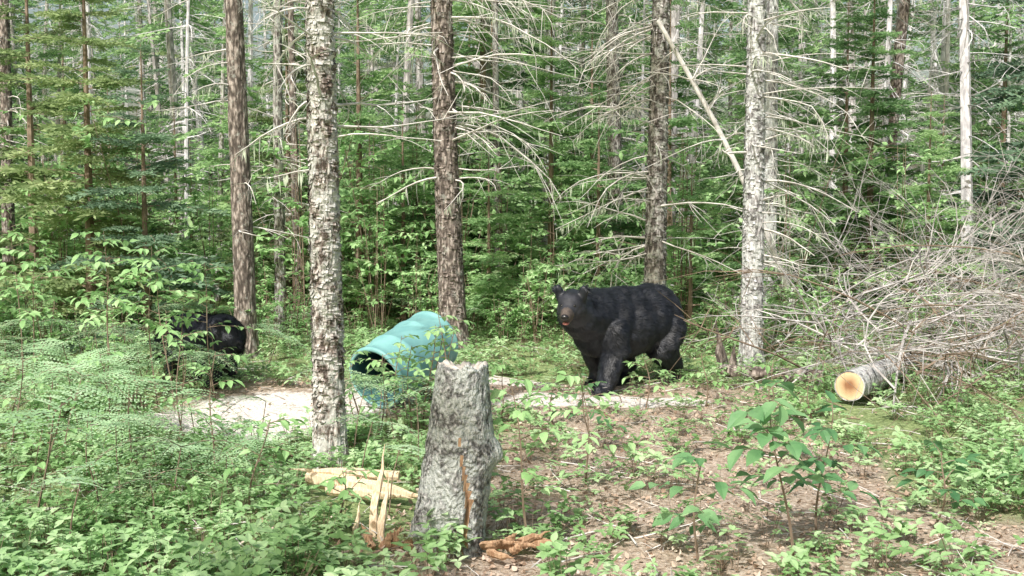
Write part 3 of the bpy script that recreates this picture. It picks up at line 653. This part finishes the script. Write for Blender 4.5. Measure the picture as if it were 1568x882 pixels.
def bear(name,loc,head_dir,sc,legs,H,hd,neck,nf,seed,mouth=True):
    import bmesh
    bm=bmesh.new()
    def ell(c,r,yaw=0):
        ret=bmesh.ops.create_icosphere(bm,subdivisions=3,radius=1)
        Mx=Matrix.Translation(Vector(c))@Matrix.Rotation(yaw,4,'Z')@Matrix.Diagonal((r[0],r[1],r[2],1))
        bmesh.ops.transform(bm,matrix=Mx,verts=ret['verts'])
    def chain(P,Rr,fl=1.0):
        for (a,b,ra,rb) in zip(P[:-1],P[1:],Rr[:-1],Rr[1:]):
            a=np.array(a);b=np.array(b); n=max(2,int(np.linalg.norm(b-a)/.035))
            for i in range(n+1):
                t=i/n; r=ra+(rb-ra)*t; c=a+(b-a)*t; ret=bmesh.ops.create_icosphere(bm,subdivisions=2,radius=r); bmesh.ops.translate(bm,verts=ret['verts'],vec=Vector(c))
    ell((-.36,0,.635),(.31,.275,.285)); ell((-.22,0,.60),(.36,.30,.30)); ell((.0,0,.575),(.40,.305,.30)); ell((.22,0,.61),(.30,.27,.29)); ell((.33,0,.655),(.24,.235,.25)); ell((.34,0,.52),(.2,.2,.2))
    ell((.02,0,.70),(.42,.20,.215)); ell((-.40,0,.70),(.22,.20,.21))
    chain(neck[0],neck[1])
    for P,Rr in legs: chain(P,Rr)
    chain([(-.64,0,.62),(-.69,0,.54)],[.045,.03])
    H=np.array(H,float); hd=nrm(hd); side=nrm(np.cross((0,0,1),hd)); up=np.cross(hd,side)
    chain([H-hd*.05+up*.01,H+hd*.03+up*.012],[.120,.108]); chain([H+side*.055-up*.035,H+side*.04-up*.04+hd*.05],[.072,.06]); chain([H-side*.055-up*.035,H-side*.04-up*.04+hd*.05],[.072,.06])
    chain([H+hd*.06-up*.01,H+hd*.14-up*.03,H+hd*.205-up*.04],[.085,.062,.047]); chain([H+hd*.08-up*.06,H+hd*.175-up*.085],[.05,.032])
    for s in (-1,1):
        for k in range(9):
            q=(k-4)*.4; e=H+side*s*.112+up*.120-hd*.01+side*math.sin(q)*.024+up*(math.cos(q)*.030)
            ret=bmesh.ops.create_icosphere(bm,subdivisions=2,radius=.023); bmesh.ops.translate(bm,verts=ret['verts'],vec=Vector(e))
        chain([H+side*s*.090+up*.065-hd*.02,H+side*s*.112+up*.125-hd*.02],[.045,.036])
    me=bpy.data.meshes.new(name+'_raw'); bm.to_mesh(me); bm.free()
    t=obj('tmp',me); md=t.modifiers.new('r','REMESH'); md.mode='VOXEL'; md.voxel_size=.011; md2=t.modifiers.new('s','SMOOTH'); md2.factor=.6; md2.iterations=6
    dg=bpy.context.evaluated_depsgraph_get(); dg.update(); bmsh=bpy.data.meshes.new_from_object(t.evaluated_get(dg)); bpy.data.objects.remove(t)
    nv=len(bmsh.vertices); V=np.empty(nv*3); bmsh.vertices.foreach_get('co',V); V=V.reshape(-1,3)
    Nn=np.empty(nv*3); bmsh.vertices.foreach_get('normal',Nn); Nn=Nn.reshape(-1,3)
    rel=V-H; isb=(np.linalg.norm(rel,axis=1)>.2)
    d=np.array([mn.noise((v[0]*6+seed,v[1]*6,v[2]*4)) for v in V])*.009+np.array([mn.noise((v[0]*22+seed,v[1]*22,v[2]*14)) for v in V])*.005
    V=V+Nn*(d*isb)[:,None]; bmsh.vertices.foreach_set('co',V.ravel()); bmsh.update()
    for mm in (M_fur,M_face,M_muz): bmsh.materials.append(mm)
    npz=len(bmsh.polygons); C=np.empty(npz*3); bmsh.polygons.foreach_get('center',C); C=C.reshape(-1,3)-H
    def part(Q):
        a_=Q@hd; r_=np.linalg.norm(Q,axis=1); u_=Q@up
        return np.where((a_>.155-.5*np.clip(-u_-.03,0,.1))&(r_<.4),2,np.where((r_<.17)&(a_>.02),1,0))
    bmsh.polygons.foreach_set('material_index',part(C).astype(np.int32)); bmsh.polygons.foreach_set('use_smooth',np.ones(npz,bool)); bmsh.update()
    E=bpy.data.objects.new(name,None); scene.collection.objects.link(E); E.location=loc; E.scale=(sc,)*3; E.rotation_euler=(0,0,math.atan2(head_dir[1],head_dir[0]))
    bmsh.name=name+'_body'; obj('body',bmsh,parent=E)
    bmsh.calc_loop_triangles(); nt_=len(bmsh.loop_triangles); T=np.empty(nt_*3,np.int32); bmsh.loop_triangles.foreach_get('vertices',T); T=T.reshape(-1,3)
    A=V[T]; cr=np.cross(A[:,1]-A[:,0],A[:,2]-A[:,0]); ar=np.linalg.norm(cr,axis=1); nn=cr/(ar[:,None]+1e-12)
    rg=np.random.default_rng(seed); k=rg.choice(nt_,nf,p=ar/ar.sum()); u=rg.random((nf,1)); v=rg.random((nf,1)); fl=u+v>1; u=np.where(fl,1-u,u); v=np.where(fl,1-v,v)
    P=A[k,0]*(1-u-v)+A[k,1]*u+A[k,2]*v; n_=nn[k]
    rel=P-H; dh=np.linalg.norm(rel,axis=1); al=rel@hd; ish=(dh<.19)|((dh<.3)&(al>.08)); leg=P[:,2]<.36
    flow=np.tile([-.75,0,-.5],(nf,1)); flow[leg]=(-.15,0,-1); flow[ish]=-hd*.9+np.array([0,0,-.1])
    flow+=rg.normal(0,.22,(nf,3))
    cl=np.array([mn.noise((p[0]*16,p[1]*16,p[2]*16+seed)) for p in P]); flow+=cl[:,None]*np.cross(n_,flow)*.9
    tg=flow-n_*(flow*n_).sum(1)[:,None]; tg/=np.linalg.norm(tg,axis=1)[:,None]+1e-9
    lift=np.where(ish,.25,.42)[:,None]; D=tg+n_*lift; D/=np.linalg.norm(D,axis=1)[:,None]
    Ln=rg.uniform(.7,1.3,nf)*np.where(ish,.013,np.where(leg,.028,.045)); Ln=np.where(P[:,2]<.06,.012,Ln); W=np.where(ish,.0028,.0042)
    S=np.cross(D,n_); S/=np.linalg.norm(S,axis=1)[:,None]+1e-9
    B=P-n_*.003; Vf=np.stack([B-S*W[:,None]*.5,B+S*W[:,None]*.5,B+D*Ln[:,None]*.6+S*W[:,None]*.4,B+D*Ln[:,None]],1).reshape(-1,3)
    obj('fur',mesh(name+'_fur',Vf,np.arange(4*nf).reshape(nf,4),part(rel),[M_fur,M_face,M_muz]),parent=E)
    def ball(nm,c,r,mat,fl=(1,1,1)):
        b2=bmesh.new(); bmesh.ops.create_icosphere(b2,subdivisions=3,radius=r); mm=bpy.data.meshes.new(nm); b2.to_mesh(mm); b2.free(); mm.materials.append(mat); mm.polygons.foreach_set('use_smooth',np.ones(len(mm.polygons),bool))
        o=obj(nm,mm,loc=tuple(c),parent=E); o.rotation_mode='QUATERNION'; o.rotation_quaternion=Vector(hd).to_track_quat('X','Z'); o.scale=fl; return o
    ball('nose',H+hd*.245-up*.030,.030,M_nose,(.8,1.15,.85))
    for s,nm in ((1,'eye_left'),(-1,'eye_right')): ball(nm,H+hd*.108+side*s*.052+up*.028,.014,M_eye)
    if mouth: ball('mouth',H+hd*.212-up*.092,.030,M_mouth,(.9,.9,.45))
    g=G()
    for P_,Rr in legs:
        p=np.array(P_[-1]); q=np.array(P_[-2]); d=p-q; d[2]=0; d/=np.linalg.norm(d); s=np.array([-d[1],d[0],0])
        for i in range(5):
            b=p+s*(i-2)*.022+d*(.042-abs(i-2)*.006)+np.array([0,0,.0]); g.tube([b,b+d*.022-np.array([0,0,.006]),b+d*.038-np.array([0,0,.024])],[.006,.005,.001],4,0)
    gobj('claws',g,[M_nose],parent=E)
    return E
legs1=[([(.34,.15,.56),(.31,.185,.40),(.38,.17,.16),(.41,.16,.065),(.49,.165,.045)],[.155,.122,.092,.078,.058]),
       ([(.28,-.15,.56),(.22,-.18,.40),(.14,-.16,.17),(.18,-.16,.06),(.26,-.16,.045)],[.15,.115,.086,.072,.056]),
       ([(-.40,.13,.52),(-.30,.185,.37),(-.50,.17,.18),(-.47,.165,.06),(-.36,.17,.045)],[.20,.150,.088,.075,.057]),
       ([(-.34,-.13,.52),(-.10,-.175,.37),(-.24,-.15,.18),(-.18,-.145,.06),(-.07,-.145,.045)],[.19,.14,.084,.073,.056])]
bear('black_bear',(.99,9.30,gh(.99,9.3)-.005),(-.74,-.67),1.0,legs1,(.80,.14,.80),(.82,.50,-.20),([(.34,0,.67),(.50,.03,.69),(.64,.07,.715),(.75,.11,.765)],[.245,.22,.178,.13]),95000,3)
legs2=[([(.34,.15,.56),(.31,.185,.40),(.42,.17,.16),(.45,.16,.065),(.53,.165,.045)],[.155,.118,.085,.075,.055]),
       ([(.30,-.15,.56),(.26,-.18,.40),(.28,-.16,.17),(.31,-.16,.06),(.39,-.16,.045)],[.15,.112,.082,.07,.055]),
       ([(-.40,.13,.52),(-.30,.185,.37),(-.44,.17,.18),(-.41,.165,.06),(-.30,.17,.045)],[.20,.145,.082,.072,.056]),
       ([(-.36,-.13,.52),(-.22,-.175,.37),(-.36,-.15,.18),(-.32,-.145,.06),(-.21,-.145,.045)],[.19,.14,.080,.072,.056])]
bear('black_bear',(-2.76,9.3,gh(-2.76,9.3)-.005),(-.80,.52),.70,legs2,(.78,.02,.40),(.7,.1,-.72),([(.36,0,.66),(.54,.0,.60),(.68,.01,.50),(.75,.02,.43)],[.24,.205,.165,.13]),50000,4,False)

# ------------------------------------------------------------ light, sky, camera
S=Vector((-.36,-.72,.82)).normalized()
w=bpy.data.worlds.new('World'); scene.world=w; w.use_nodes=True; nt=w.node_tree; bg=nt.nodes['Background']
sk=nt.nodes.new('ShaderNodeTexSky'); sk.sky_type='NISHITA'; sk.sun_disc=False; sk.sun_elevation=math.asin(S.z); sk.sun_rotation=math.atan2(S.x,S.y); sk.dust_density=5.0; sk.air_density=1.6; sk.ozone_density=.6
nt.links.new(sk.outputs[0],bg.inputs[0]); bg.inputs[1].default_value=.15
ld=bpy.data.lights.new('sun','SUN'); ld.energy=5.0; ld.angle=math.radians(.8); ld.color=(1,.98,.95)
lo=obj('sun',ld); lo.rotation_mode='QUATERNION'; lo.rotation_quaternion=S.to_track_quat('Z','Y')
cd=bpy.data.cameras.new('camera'); cd.lens=36.9; cd.sensor_width=36; cd.clip_end=1500; cd.clip_start=.05
co=obj('camera',cd,loc=(0,0,1.5),rot=(math.radians(86.1),0,0)); scene.camera=co
scene.view_settings.view_transform='Standard'; scene.view_settings.look='None'; scene.view_settings.exposure=0
